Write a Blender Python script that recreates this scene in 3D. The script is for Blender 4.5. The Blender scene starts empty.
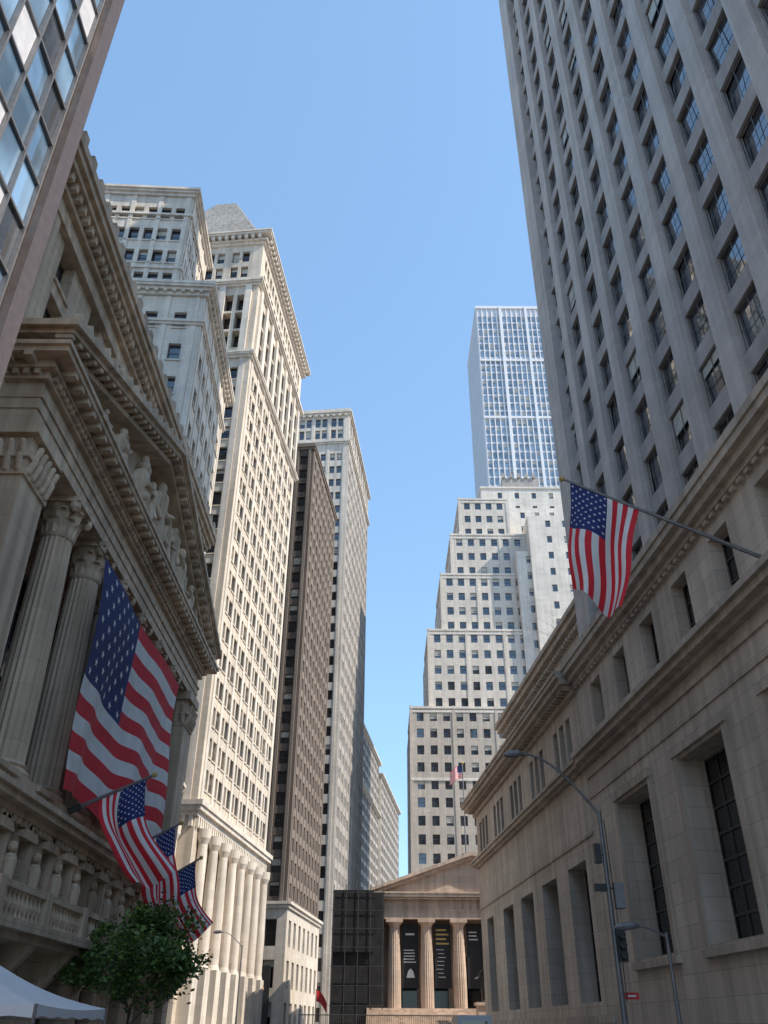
import bpy, math, random
from mathutils import Vector, Matrix
random.seed(7)
R=random.random
sc=bpy.context.scene
COL=sc.collection
# ------------------------------------------------------------ materials
def newmat(n):
    m=bpy.data.materials.new(n); m.use_nodes=True
    nt=m.node_tree; b=nt.nodes['Principled BSDF']
    return m,nt,b
def mixn(nt,mode,fac,a,b):
    x=nt.nodes.new('ShaderNodeMix'); x.data_type='RGBA'; x.blend_type=mode
    for i,v in ((0,fac),(6,a),(7,b)):
        if isinstance(v,bpy.types.NodeSocket): nt.links.new(v,x.inputs[i])
        else: x.inputs[i].default_value=v if i==0 else (*v,1)
    return x.outputs[2]
def ramp(nt,src,lo,hi,c0,c1):
    r=nt.nodes.new('ShaderNodeValToRGB'); r.color_ramp.elements[0].position=lo; r.color_ramp.elements[1].position=hi
    r.color_ramp.elements[0].color=(*c0,1); r.color_ramp.elements[1].color=(*c1,1)
    nt.links.new(src,r.inputs[0]); return r.outputs[0]
def stone(name,col,bw=1.6,bh=.6,mort=.012,joint=.7,stain=.35,bump=.25,rough=.85,var=.06):
    m,nt,b=newmat(name); L=nt.links.new; N=nt.nodes.new
    g=N('ShaderNodeNewGeometry'); s=N('ShaderNodeSeparateXYZ'); L(g.outputs['Position'],s.inputs[0])
    a=N('ShaderNodeMath'); a.operation='ADD'; L(s.outputs[0],a.inputs[0]); L(s.outputs[1],a.inputs[1])
    c=N('ShaderNodeCombineXYZ'); L(a.outputs[0],c.inputs[0]); L(s.outputs[2],c.inputs[1])
    br=N('ShaderNodeTexBrick'); L(c.outputs[0],br.inputs['Vector'])
    br.inputs['Scale'].default_value=1; br.inputs['Brick Width'].default_value=bw; br.inputs['Row Height'].default_value=bh
    br.inputs['Mortar Size'].default_value=mort; br.inputs['Mortar Smooth'].default_value=.3
    c1=[min(1,x*(1+var)) for x in col]; c2=[x*(1-var) for x in col]
    br.inputs['Color1'].default_value=(*c1,1); br.inputs['Color2'].default_value=(*c2,1); br.inputs['Mortar'].default_value=(*[x*joint for x in col],1)
    n1=N('ShaderNodeTexNoise'); n1.inputs['Scale'].default_value=.22; n1.inputs['Detail'].default_value=6; L(g.outputs['Position'],n1.inputs['Vector'])
    r1=ramp(nt,n1.outputs['Fac'],.3,.7,(1-stain*.6,)*3,(1.06,1.05,1.03))
    mp=N('ShaderNodeMapping'); mp.inputs['Scale'].default_value=(1.6,1.6,.09); L(g.outputs['Position'],mp.inputs[0])
    n2=N('ShaderNodeTexNoise'); n2.inputs['Scale'].default_value=1; n2.inputs['Detail'].default_value=5; L(mp.outputs[0],n2.inputs['Vector'])
    r2=ramp(nt,n2.outputs['Fac'],.35,.62,(1-stain,1-stain*1.05,1-stain*1.1),(1,1,1))
    o=mixn(nt,'MULTIPLY',1.0,br.outputs['Color'],r1); o=mixn(nt,'MULTIPLY',.8,o,r2)
    L(o,b.inputs['Base Color']); b.inputs['Roughness'].default_value=rough
    n3=N('ShaderNodeTexNoise'); n3.inputs['Scale'].default_value=5; n3.inputs['Detail'].default_value=8; L(g.outputs['Position'],n3.inputs['Vector'])
    ad=N('ShaderNodeMath'); ad.operation='SUBTRACT'; L(n3.outputs['Fac'],ad.inputs[0]); L(br.outputs['Fac'],ad.inputs[1])
    bp=N('ShaderNodeBump'); bp.inputs['Strength'].default_value=bump; bp.inputs['Distance'].default_value=.04
    L(ad.outputs[0],bp.inputs['Height']); L(bp.outputs[0],b.inputs['Normal'])
    return m
def plain(name,col,rough=.6,metal=0,var=.15,sc_=3,spec=None,emit=0):
    m,nt,b=newmat(name); g=nt.nodes.new('ShaderNodeNewGeometry')
    n=nt.nodes.new('ShaderNodeTexNoise'); n.inputs['Scale'].default_value=sc_; n.inputs['Detail'].default_value=4
    nt.links.new(g.outputs['Position'],n.inputs['Vector'])
    o=ramp(nt,n.outputs['Fac'],.3,.7,[x*(1-var) for x in col],[min(1,x*(1+var)) for x in col])
    nt.links.new(o,b.inputs['Base Color']); b.inputs['Roughness'].default_value=rough; b.inputs['Metallic'].default_value=metal
    if emit: nt.links.new(o,b.inputs['Emission Color']); b.inputs['Emission Strength'].default_value=emit
    return m
def glass(name,col,rough=.04,ior=1.7,sc_=.35):
    m,nt,b=newmat(name); g=nt.nodes.new('ShaderNodeNewGeometry')
    n=nt.nodes.new('ShaderNodeTexNoise'); n.inputs['Scale'].default_value=sc_; nt.links.new(g.outputs['Position'],n.inputs['Vector'])
    o=ramp(nt,n.outputs['Fac'],.35,.65,[x*.5 for x in col],[x*1.5 for x in col])
    nt.links.new(o,b.inputs['Base Color']); b.inputs['Roughness'].default_value=rough; b.inputs['IOR'].default_value=ior
    n2=nt.nodes.new('ShaderNodeTexNoise'); n2.inputs['Scale'].default_value=1.3; nt.links.new(g.outputs['Position'],n2.inputs['Vector'])
    bp=nt.nodes.new('ShaderNodeBump'); bp.inputs['Strength'].default_value=.08; bp.inputs['Distance'].default_value=.03
    nt.links.new(n2.outputs['Fac'],bp.inputs['Height']); nt.links.new(bp.outputs[0],b.inputs['Normal'])
    return m
def cloth(name,col):
    m,nt,b=newmat(name); N=nt.nodes.new; L=nt.links.new
    g=N('ShaderNodeNewGeometry'); n=N('ShaderNodeTexNoise'); n.inputs['Scale'].default_value=1.2; n.inputs['Detail'].default_value=5
    L(g.outputs['Position'],n.inputs['Vector'])
    o=ramp(nt,n.outputs['Fac'],.3,.7,[x*.88 for x in col],[min(1,x*1.05) for x in col]); L(o,b.inputs['Base Color'])
    b.inputs['Roughness'].default_value=.8
    t=N('ShaderNodeBsdfTranslucent'); L(o,t.inputs[0]); mx=N('ShaderNodeMixShader'); mx.inputs[0].default_value=.25
    L(b.outputs[0],mx.inputs[1]); L(t.outputs[0],mx.inputs[2]); L(mx.outputs[0],nt.nodes['Material Output'].inputs[0])
    return m
M={}
M['nyse']=stone('nyse_marble',(.74,.565,.41),1.5,.62,.014,.5,.36,.4)
M['nyse_trim']=stone('nyse_carved_marble',(.72,.55,.40),2.4,1.1,.008,.7,.42,.5)
M['white_stone']=stone('white_terracotta',(.72,.64,.55),1.2,.5,.01,.75,.25,.2)
M['white_trim']=stone('white_trim_stone',(.74,.66,.57),2.0,.9,.01,.8,.25,.25)
M['cream']=stone('cream_granite',(.70,.60,.49),1.3,.55,.01,.75,.28,.2)
M['brown']=stone('brown_brick',(.15,.115,.095),.9,.3,.02,.75,.3,.2)
M['brown_light']=stone('brown_pier_brick',(.25,.20,.165),.9,.3,.02,.8,.3,.2)
M['tower_grey']=stone('grey_limestone',(.56,.485,.44),1.4,.6,.012,.8,.22,.35)
M['tower_span']=stone('grey_spandrel',(.44,.38,.35),1.4,.6,.012,.8,.25,.3)
M['podium']=stone('podium_granite',(.64,.525,.425),2.2,.95,.014,.6,.32,.3)
M['podium_trim']=stone('podium_trim',(.58,.47,.375),3,1.2,.01,.7,.35,.3)
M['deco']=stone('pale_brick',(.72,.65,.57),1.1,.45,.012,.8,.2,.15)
M['deco_base']=stone('tan_brick_painted_shade',(.56,.49,.42),1.1,.45,.012,.8,.25,.15)  # tan brick, darkened: the base tier's partial shade is put into the colour
M['deco2']=stone('pale_limestone',(.78,.71,.63),2,.8,.01,.85,.2,.15)
M['fed']=stone('federal_marble',(.66,.51,.40),1.8,.7,.012,.7,.35,.3)
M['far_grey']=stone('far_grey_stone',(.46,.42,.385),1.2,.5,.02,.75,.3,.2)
M['bronze']=plain('bronze_cladding',(.13,.095,.08),.4,.2)
M['panel']=plain('pale_panel',(.62,.61,.64),.5,0,.1)
M['fin']=plain('white_fin',(.76,.75,.76),.5,0,.06)
M['glass']=glass('window_glass',(.03,.036,.045),.04,2.1)
M['glass_tower']=glass('tower_window_glass',(.05,.055,.065),.03,3.2)
M['glass_blue']=glass('blue_glass',(.18,.29,.42),.06,2.4)
M['glass_far']=glass('far_glass',(.20,.27,.34),.12,2.2)
M['glass_dark']=glass('dark_glass',(.02,.02,.022),.08,1.6)
M['blind']=plain('window_blind',(.50,.46,.39),.5,0,.12)
M['frame']=plain('window_frame',(.07,.065,.06),.5)
M['roof']=plain('roof_gravel',(.3,.28,.26),.9)
M['slate']=stone('pyramid_granite',(.56,.50,.44),2,1.1,.05,.6,.3,.3)
M['red']=cloth('flag_red',(.78,.03,.045)); M['white']=cloth('flag_white',(.90,.87,.84)); M['blue']=cloth('flag_blue',(.025,.04,.17))
M['metal']=plain('galvanised_steel',(.22,.21,.21),.45,.5)
M['dmetal']=plain('dark_metal',(.05,.05,.05),.5,.4)
M['net']=plain('scaffold_netting',(.018,.017,.018),.9,0,.5,.8)
M['black']=plain('banner_black',(.015,.016,.018),.7)
M['wtext']=plain('banner_print',(.7,.7,.68),.7,0,.05)
M['gold']=plain('banner_gold',(.55,.38,.12),.7)
M['statue']=plain('statue_bronze',(.035,.032,.028),.45,.5)
M['tent']=plain('tent_canvas',(.78,.77,.78),.7,0,.04)
M['bark']=plain('bark',(.12,.09,.065),.9,0,.3,8)
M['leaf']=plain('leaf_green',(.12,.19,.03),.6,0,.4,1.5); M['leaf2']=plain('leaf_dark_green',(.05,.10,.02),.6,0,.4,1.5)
M['asphalt']=plain('asphalt',(.08,.078,.075),.9,0,.25,4); M['pave']=stone('pavement_slabs',(.42,.38,.34),1.5,1.5,.02,.7,.3,.2)
M['paint']=plain('road_paint',(.75,.75,.72),.7)
M['ground']=plain('ground_concrete',(.28,.25,.22),.9,0,.2,.3)
M['van']=plain('van_paint',(.7,.7,.7),.3,0,.03); M['rubber']=plain('rubber',(.02,.02,.02),.8)
M['orange']=plain('lit_orange_sign',(.9,.42,.04),.5,0,.2,3,emit=.8)
M['redpaint']=plain('red_paint',(.5,.02,.02),.5)
# ------------------------------------------------------------ builder
class B:
    def __init__(s,name): s.name=name; s.d={}
    def add(s,k,vs,fs):
        V,F=s.d.setdefault(k,([],[])); n=len(V); V.extend(vs); F.extend([tuple(i+n for i in f) for f in fs])
    def finish(s,smooth=(),mods=None):
        e=bpy.data.objects.new(s.name,None); COL.objects.link(e)
        for k,(V,F) in s.d.items():
            mk=k.split('|')[0]; nm=k.split('|')[-1]
            me=bpy.data.meshes.new(nm); me.from_pydata(V,[],F); me.materials.append(M[mk])
            if k in smooth: me.polygons.foreach_set('use_smooth',[True]*len(F))
            me.update()
            o=bpy.data.objects.new(nm,me); COL.objects.link(o); o.parent=e
            if mods and k in mods: mods[k](o)
        return e
class Fr:
    def __init__(s,ox=0,oy=0,th=0): s.ox,s.oy=ox,oy; s.c,s.s=math.cos(th),math.sin(th)
    def p(s,x,y,z): return (s.ox+x*s.c+y*s.s, s.oy-x*s.s+y*s.c, z)
W0=Fr()
def box(b,k,F,x0,x1,y0,y1,z0,z1):
    v=[F.p(x,y,z) for z in (z0,z1) for y in (y0,y1) for x in (x0,x1)]
    b.add(k,v,[(0,2,3,1),(4,5,7,6),(0,1,5,4),(2,6,7,3),(0,4,6,2),(1,3,7,5)])
def ptf(F,side,pos):
    if side=='S': return lambda u,z,d:F.p(u,pos-d,z)
    if side=='N': return lambda u,z,d:F.p(u,pos+d,z)
    if side=='E': return lambda u,z,d:F.p(pos+d,u,z)
    return lambda u,z,d:F.p(pos-d,u,z)
def sbox(b,k,P,u0,u1,z0,z1,d0,d1):
    v=[P(u,z,d) for d in (d0,d1) for z in (z0,z1) for u in (u0,u1)]
    b.add(k,v,[(0,2,3,1),(4,5,7,6),(0,1,5,4),(2,6,7,3),(0,4,6,2),(1,3,7,5)])
def quad(b,k,P,u0,u1,z0,z1,d):
    b.add(k,[P(u0,z0,d),P(u1,z0,d),P(u1,z1,d),P(u0,z1,d)],[(0,1,2,3)])
def prism(b,k,P,poly,d0,d1):
    n=len(poly); v=[P(u,z,d0) for u,z in poly]+[P(u,z,d1) for u,z in poly]
    b.add(k,v,[tuple(range(n)),tuple(range(2*n-1,n-1,-1))]+[(i,(i+1)%n,(i+1)%n+n,i+n) for i in range(n)])
def window(b,P,ua,ub,za,zb,dep,sp):
    w='%s|walls'%sp['k']
    b.add(w,[P(ua,za,0),P(ub,za,0),P(ub,za,-dep),P(ua,za,-dep)],[(0,1,2,3)])
    b.add(w,[P(ua,zb,0),P(ub,zb,0),P(ub,zb,-dep),P(ua,zb,-dep)],[(0,1,2,3)])
    b.add(w,[P(ua,za,0),P(ua,zb,0),P(ua,zb,-dep),P(ua,za,-dep)],[(0,1,2,3)])
    b.add(w,[P(ub,za,0),P(ub,zb,0),P(ub,zb,-dep),P(ub,za,-dep)],[(0,1,2,3)])
    t=sp.get('tilt',.012)*(ub-ua); a=(R()-.5)*t; c=(R()-.5)*t
    g=sp.get('g','glass')+'|windows'
    b.add(g,[P(ua,za,-dep-a-c),P(ub,za,-dep+a-c),P(ub,zb,-dep+a+c),P(ua,zb,-dep-a+c)],[(0,1,2,3)])
    fr=sp.get('fr','frame')+'|window_frames'; fw=sp.get('fw',.07)
    d0=-dep+t+.01
    if R()<sp.get('blind',.3):
        zc=zb-(zb-za)*random.choice((.25,.4,.5,.5,.7)); quad(b,'blind|blinds',P,ua+fw,ub-fw,zc,zb-fw,d0)
    nx,ny=sp.get('grid',(1,2))
    d1=d0+.03
    quad(b,fr,P,ua,ua+fw,za,zb,d1); quad(b,fr,P,ub-fw,ub,za,zb,d1)
    quad(b,fr,P,ua+fw,ub-fw,za,za+fw,d1); quad(b,fr,P,ua+fw,ub-fw,zb-fw,zb,d1)
    for i in range(1,nx):
        u=ua+(ub-ua)*i/nx; quad(b,fr,P,u-fw/2,u+fw/2,za+fw,zb-fw,d1+.003)
    for j in range(1,ny):
        z=za+(zb-za)*j/ny; quad(b,fr,P,ua+fw,ub-fw,z-fw/2,z+fw/2,d1+.006)
    if sp.get('sill'): sbox(b,sp['k']+'|walls',P,ua-.12,ub+.12,za-.18,za+.005,-.1,.12)
def wall(b,P,u0,u1,z0,z1,sp):
    k=sp['k']+'|walls'
    if 'c' not in sp: quad(b,k,P,u0,u1,z0,z1,0); return
    e,mb,mt=sp.get('e',0),sp.get('mb',0),sp.get('mt',0)
    c=sp['c']; r=sp['r']; du=(u1-u0-2*e)/c; dz=(z1-z0-mb-mt)/r
    n=sp.get('pr',1); gap=sp.get('gap',.4); w=sp['w']; h=sp['h']
    ops=[]
    for i in range(c):
        cu=u0+e+(i+.5)*du; tot=n*w+(n-1)*gap
        for q in range(n): ops.append((cu-tot/2+q*(w+gap),cu-tot/2+q*(w+gap)+w))
    prev=z0; dep=sp.get('d',.35)
    for j in range(r):
        za=z0+mb+j*dz+(dz-h)*.45; zb=za+h
        quad(b,k,P,u0,u1,prev,za,0)
        x=u0
        for (ua,ub) in ops:
            quad(b,k,P,x,ua,za,zb,0); x=ub
            window(b,P,ua,ub,za,zb,dep,sp)
        quad(b,k,P,x,u1,za,zb,0)
        prev=zb
    quad(b,k,P,u0,u1,prev,z1,0)
    if sp.get('pier'):
        pw,pd=sp['pier']; pk=sp.get('pk',sp['k'])+'|piers'
        for i in range(c+1):
            u=u0+e+i*du; ua,ub=max(u0+.004,u-pw/2),min(u1-.004,u+pw/2)
            sbox(b,pk,P,ua,ub,z0+.004,z1-.004,-.02,pd)
def block(b,F,x0,x1,y0,y1,z0,z1,S=None,E=None,W=None,N=None,k='white_stone',roof='roof'):
    D={'k':k}
    wall(b,ptf(F,'S',y0),x0,x1,z0,z1,S or D); wall(b,ptf(F,'N',y1),x0,x1,z0,z1,N or D)
    wall(b,ptf(F,'E',x1),y0,y1,z0,z1,E or D); wall(b,ptf(F,'W',x0),y0,y1,z0,z1,W or D)
    b.add(roof+'|roof',[F.p(x0,y0,z1),F.p(x1,y0,z1),F.p(x1,y1,z1),F.p(x0,y1,z1)],[(0,1,2,3)])
    m=1.5
    box(b,'roof|core',F,x0+m,x1-m,y0+m,y1-m,z0,z1-.3)
def cornice(b,k,F,x0,x1,y0,y1,z,steps):
    for h,o in steps:
        box(b,k+'|cornice',F,x0-o,x1+o,y0-o,y1+o,z,z+h); z+=h-.003
def dentils(b,k,P,u0,u1,z0,z1,d0,d1,step,w):
    n=int((u1-u0)/step)
    for i in range(n):
        u=u0+(i+.5)*(u1-u0)/n; sbox(b,k+'|dentils',P,u-w/2,u+w/2,z0,z1,d0,d1)
def rings(b,k,F,x,y,prof,seg=24,cap=True):
    V=[];Fc=[]
    for z,r,fl in prof:
        for i in range(seg):
            a=2*math.pi*i/seg; rr=r*(1-(.09 if (fl and i%2) else 0)); V.append(F.p(x+rr*math.cos(a),y+rr*math.sin(a),z))
    for j in range(len(prof)-1):
        for i in range(seg):
            Fc.append((j*seg+i,j*seg+(i+1)%seg,(j+1)*seg+(i+1)%seg,(j+1)*seg+i))
    if cap: Fc.append(tuple(range(seg))[::-1]); Fc.append(tuple((len(prof)-1)*seg+i for i in range(seg)))
    b.add(k,V,Fc)
def column(b,k,F,x,y,z0,z1,r,kind='cor',seg=40):
    H=z1-z0
    if kind=='cor':
        ch=2.2*r
        box(b,k,F,x-r*1.35,x+r*1.35,y-r*1.35,y+r*1.35,z0,z0+r*.35)
        zs=z0+r*.35; zc=z1-ch
        rings(b,k,F,x,y,[(zs,r*1.3,0),(zs+r*.15,r*1.35,0),(zs+r*.3,r*1.25,0),(zs+r*.42,r*1.1,0),(zs+r*.55,r*1.2,0),(zs+r*.7,r*1.02,0),(zs+r*.75,r,1),(z0+H*.33,r,1),(z0+H*.6,r*.95,1),(zc-.05,r*.85,1),(zc,r*.9,0),(zc+.08,r*.95,0),(zc+.12,r*.82,0),(zc+ch*.4,r*.85,0),(zc+ch*.7,r*.95,0),(zc+ch*.86,r*1.2,0)],seg)
        for row,(zz,hh,n,ro) in enumerate(((zc+.1,ch*.4,8,r*.9),(zc+.1,ch*.68,8,r*.92))):
            for i in range(n):
                a=2*math.pi*(i+row*.5)/n; w=.33*r
                ca,sa=math.cos(a),math.sin(a)
                V=[];pr=((0,ro,w),(hh*.5,ro*1.04,w*1.15),(hh*.85,ro*1.22,w),(hh,ro*1.42,w*.6),(hh*.9,ro*1.55,w*.3))
                for (dz,rr,ww) in pr:
                    for sgn in (-1,1): V.append(F.p(x+rr*ca-sgn*ww*sa,y+rr*sa+sgn*ww*ca,zz+dz))
                for (dz,rr,ww) in pr:
                    for sgn in (-1,1): V.append(F.p(x+(rr-.1)*ca-sgn*ww*sa,y+(rr-.1)*sa+sgn*ww*ca,zz+dz-.02))
                b.add(k,V,[(2*i,2*i+1,2*i+3,2*i+2) for i in range(4)]+[(10+2*i,11+2*i,13+2*i,12+2*i) for i in range(4)])
        for sx in (-1,1):
            for sy in (-1,1):
                cx,cy=x+sx*r*1.05,y+sy*r*1.05
                rings(b,k,F,cx,cy,[(zc+ch*.62,.12*r,0),(zc+ch*.72,.3*r,0),(zc+ch*.86,.3*r,0)],8)
        box(b,k,F,x-r*1.35,x+r*1.35,y-r*1.35,y+r*1.35,zc+ch*.86,z1)
    else:
        rings(b,k,F,x,y,[(z0,r,1),(z0+H*.4,r*.98,1),(z1-r*1.1,r*.82,1),(z1-r*1.05,r*.86,0),(z1-r*.9,r*.86,0),(z1-r*.45,r*1.2,0)],seg)
        box(b,k,F,x-r*1.3,x+r*1.3,y-r*1.3,y+r*1.3,z1-r*.45,z1)
def tube(b,k,pts,rad,seg=8,cap=True):
    V=[];n=len(pts); pts=[Vector(p) for p in pts]
    up=None
    for i,p in enumerate(pts):
        t=(pts[min(i+1,n-1)]-pts[max(i-1,0)]).normalized()
        if up is None: up=Vector((0,0,1)) if abs(t.z)<.9 else Vector((1,0,0))
        a=t.cross(up).normalized(); c=a.cross(t).normalized(); up=c
        for q in range(seg):
            an=2*math.pi*q/seg; V.append(tuple(p+(a*math.cos(an)+c*math.sin(an))*rad[i]))
    Fc=[(j*seg+i,j*seg+(i+1)%seg,(j+1)*seg+(i+1)%seg,(j+1)*seg+i) for j in range(n-1) for i in range(seg)]
    if cap: Fc+= [tuple(range(seg))[::-1],tuple((n-1)*seg+i for i in range(seg))]
    b.add(k,V,Fc)
def ball(b,k,c,r,seg=10):
    n=6
    c=Vector(c);V=[]
    for j in range(n+1):
        ph=math.pi*j/n
        for i in range(seg):
            a=2*math.pi*i/seg; V.append((c.x+r*max(math.sin(ph),.02)*math.cos(a),c.y+r*max(math.sin(ph),.02)*math.sin(a),c.z-r*math.cos(ph)))
    Fc=[(j*seg+i,j*seg+(i+1)%seg,(j+1)*seg+(i+1)%seg,(j+1)*seg+i) for j in range(n) for i in range(seg)]
    Fc+= [tuple(range(seg))[::-1],tuple(n*seg+i for i in range(seg))]
    b.add(k,V,Fc)
def capsule(b,k,p,q,r1,r2):
    tube(b,k,[p,q],[r1,r2],10); ball(b,k,p,r1); ball(b,k,q,r2)
def figure(b,k,P,u,z,d,h,pose,flip=1,arm=0):
    def q(a,c,e=0): return P(u+flip*a*h,z+c*h,d+e*h)
    if pose=='stand':
        L=[((0,.5,0),(0,.76,0),.095,.115),((0,.78,0),(0,.87,0),.05,.045),((0,.91,.01),(0,.945,.01),.062,.055),((.05,.5,0),(.08,.27,.05),.085,.06),((.08,.27,.05),(.08,.03,.02),.06,.04),
           ((-.05,.5,0),(-.07,.27,0),.085,.065),((-.07,.27,0),(-.07,.03,-.03),.06,.04),((0,.48,-.02),(0,.12,-.05),.11,.14),((.08,.03,.02),(.09,.015,.1),.035,.03),((-.07,.03,0),(-.08,.015,.08),.035,.03),
           ((.13,.76,0),(.22,.6+arm*.12,.03),.05,.04),((.22,.6+arm*.12,.03),(.33,.55+arm*.25,.1),.04,.03),((-.13,.76,0),(-.19,.58,.02),.05,.04),((-.19,.58,.02),(-.14,.43,.09),.04,.03)]
    elif pose=='sit':
        L=[((0,.16,0),(.1,.42,.05),.11,.12),((.1,.42,.05),(.13,.54,.07),.055,.05),((.14,.6,.08),(.15,.63,.08),.065,.06),((0,.16,0),(.28,.27,.1),.09,.065),((.28,.27,.1),(.33,.03,.08),.06,.04),
           ((0,.14,0),(.24,.1,.05),.09,.065),((.24,.1,.05),(.4,.03,.05),.055,.04),((.1,.42,.1),(.27,.38,.15),.05,.04),((.27,.38,.15),(.4,.46,.14),.04,.03),((.05,.42,-.02),(-.12,.3,.05),.05,.04),((-.12,.3,.05),(-.1,.1,.1),.04,.03),((-.05,.1,0),(.2,.06,0),.12,.1)]
    else:
        L=[((0,.1,0),(-.22,.24,.04),.11,.11),((-.22,.24,.04),(-.28,.34,.05),.05,.05),((-.3,.4,.06),(-.31,.42,.06),.062,.058),((0,.1,0),(.24,.16,.08),.09,.06),((.24,.16,.08),(.48,.04,.05),.055,.035),
           ((0,.08,0),(.3,.07,0),.09,.06),((.3,.07,0),(.56,.03,0),.05,.035),((-.22,.26,.06),(-.4,.12,.08),.05,.035),((-.2,.26,.06),(.0,.22,.14),.05,.035)]
    for p0,p1,r1,r2 in L: capsule(b,k,q(*p0),q(*p1),r1*h,r2*h)
def remesh(v):
    def f(o):
        m=o.modifiers.new('r','REMESH'); m.mode='VOXEL'; m.voxel_size=v; m.use_smooth_shade=True
    return f
def flag(name,Pf,nx,ny,extra=None,off=.012):
    b=B(name)
    V=[Pf(i/nx,j/ny) for j in range(ny+1) for i in range(nx+1)]
    F={'red|red_stripes':[],'white|white_stripes':[],'blue|canton':[]}
    for j in range(ny):
        st=int((j+.5)/ny*13)
        for i in range(nx):
            k='blue|canton' if ((i+.5)/nx<.4 and st<7) else ('red|red_stripes' if st%2==0 else 'white|white_stripes')
            F[k].append((j*(nx+1)+i,j*(nx+1)+i+1,(j+1)*(nx+1)+i+1,(j+1)*(nx+1)+i))
    for k,f in F.items(): b.add(k,V,f)
    asp=1.7
    for sgn in (-1,1):
        for r in range(9):
            for c in range(6 if r%2==0 else 5):
                s=.4*((c+.5)/6 if r%2==0 else (c+1)/6); t=(7/13)*((r+.6)/9.2)
                vs=[]
                e=.002
                p0=Vector(Pf(s,t)); n=(Vector(Pf(s+e,t))-p0).cross(Vector(Pf(s,t+e))-p0).normalized()*off*sgn
                vs.append(tuple(p0+n))
                for q in range(10):
                    a=math.pi*q/5; rr=(.0225 if q%2==0 else .0092)
                    vs.append(tuple(Vector(Pf(s+rr*math.sin(a)/asp,t-rr*math.cos(a)))+n))
                b.add('white|stars',vs,[(0,1+q,1+(q+1)%10) for q in range(10)])
    if extra: extra(b)
    return b.finish(smooth=('red|red_stripes','white|white_stripes','blue|canton'))
# ------------------------------------------------------------ ground
def sheet(name,k,pts,z):
    me=bpy.data.meshes.new(name); me.from_pydata([(x,y,z) for x,y in pts],[],[tuple(range(len(pts)))]); me.materials.append(M[k])
    o=bpy.data.objects.new(name,me); COL.objects.link(o); return o
sheet('ground','ground',[(-3000,-3000),(3000,-3000),(3000,3000),(-3000,3000)],0)
sheet('road','asphalt',[(-7.5,-60),(9.5,-60),(5,96),(-9,96)],.004)
sheet('cross_road','asphalt',[(-150,84.5),(150,96.5),(150,106),(-150,94)],.008)
b=B('pavement')
for (xa,xb,xc,xd) in ((-15.4,-7.5,-17.8,-8.8),(9.4,19,5.6,10.5)):
    v=[(xa,-60,0),(xb,-60,0),(xd,84,0),(xc,84,0)]; v+=[(x,y,.14) for x,y,z in v]
    b.add('pave|paving',v,[(4,5,6,7),(0,1,5,4),(1,2,6,5),(2,3,7,6),(3,0,4,7)])
b.finish()
b=B('road_markings')
for i in range(9): 
    b.add('paint|crosswalk',[(x,y,.013) for x,y in ((-7+i*1.6,80),(-6.4+i*1.6,80),(-6.4+i*1.6,84),(-7+i*1.6,84))],[(0,1,2,3)])
b.finish()
# ------------------------------------------------------------ NYSE
b=B('stock_exchange_building'); F=W0
k='nyse'; kt='nyse_trim|trim'
XW=-15.5
spA=dict(k=k,c=2,r=6,w=1.5,h=2.5,mb=1,mt=1.6,d=.6,sill=1,blind=.2)
E=ptf(F,'E',XW)
wall(b,E,19.8,26.2,8.6,36,spA)
wall(b,E,26.2,61,24,36,dict(k=k,c=8,r=3,w=1.6,h=2.5,mb=.4,mt=1.6,d=.6,sill=1,blind=.2))
wall(b,E,59,61,0,24,{'k':k}); wall(b,E,19.8,26.2,0,8.6,dict(k=k,c=1,r=2,w=1.8,h=2.4,d=.5))
wall(b,ptf(F,'S',19.8),-45,XW,0,36,{'k':k}); wall(b,ptf(F,'N',61),-45,XW,0,36,{'k':k})
b.add('roof|roof',[(-45,19.8,36),(XW,19.8,36),(XW,61,36),(-45,61,36)],[(0,1,2,3)])
box(b,'roof|core',F,-44,-20.5,21,60,0,35.5)
for yy in (20.2,23.0,25.9): sbox(b,kt,E,yy-.35,yy+.35,8.6,33.8,-.02,.25)
for h0,h1,o in ((33.8,34.3,.35),(34.3,35.0,.2),(35.0,35.3,.5),(35.75,36.1,1.0),(36.1,36.5,1.25),(36.5,37.0,1.4)):
    sbox(b,kt,E,19.65,61.2,h0+.002,h1,-1,o)
dentils(b,'nyse_trim',E,19.8,61,35.3,35.75,0,.85,.62,.3)
sbox(b,kt,E,19.8,61,37.0,38.2,-1.5,.2)
dentils(b,'nyse_trim',E,19.8,61,37.0,37.75,.9,1.3,1.3,.5)
G=ptf(F,'E',-18.2)
wall(b,G,28.4,56.8,8.6,21.8,dict(k='nyse_trim',c=7,r=1,w=3.2,h=12.2,d=.4,grid=(4,7),fw=.14,g='glass_dark',blind=0,fr='frame'))
box(b,kt,F,-20.4,-13.7,26.2,28.4,8.6,21.8)
box(b,kt,F,-20.4,-13.7,56.8,59,8.6,21.8)
for ya in (26.2,56.8):
    for z0_,z1_,o in ((8.6,9.3,.22),(9.3,9.7,.12),(19.4,19.6,.1),(20.2,20.5,.12),(21.2,21.798,.3)):
        box(b,kt,F,-18,-13.7+o,ya-o,ya+2.2+o,z0_,z1_)
    for row in range(2):
        for i in range(5):
            yy=ya+.2+i*.45+row*.2; zz=19.65+row*.65
            capsule(b,kt,(-13.62,yy,zz),(-13.42,yy,zz+.5),.16,.12)
        for i in range(6):
            xx=-13.9-i*.45
            capsule(b,kt,(xx,ya-.06,zz),(xx,ya-.26,zz+.5),.16,.12)
for i in range(6):
    y=28.4+4.057*(i+1)
    box(b,kt,F,-15.6,-13.5,y-1.05,y+1.05,8.6,9.4)
    column(b,'nyse_trim|columns',F,-14.6,y,9.4,21.8,.80)
Pn=ptf(F,'E',-13.7)
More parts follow.
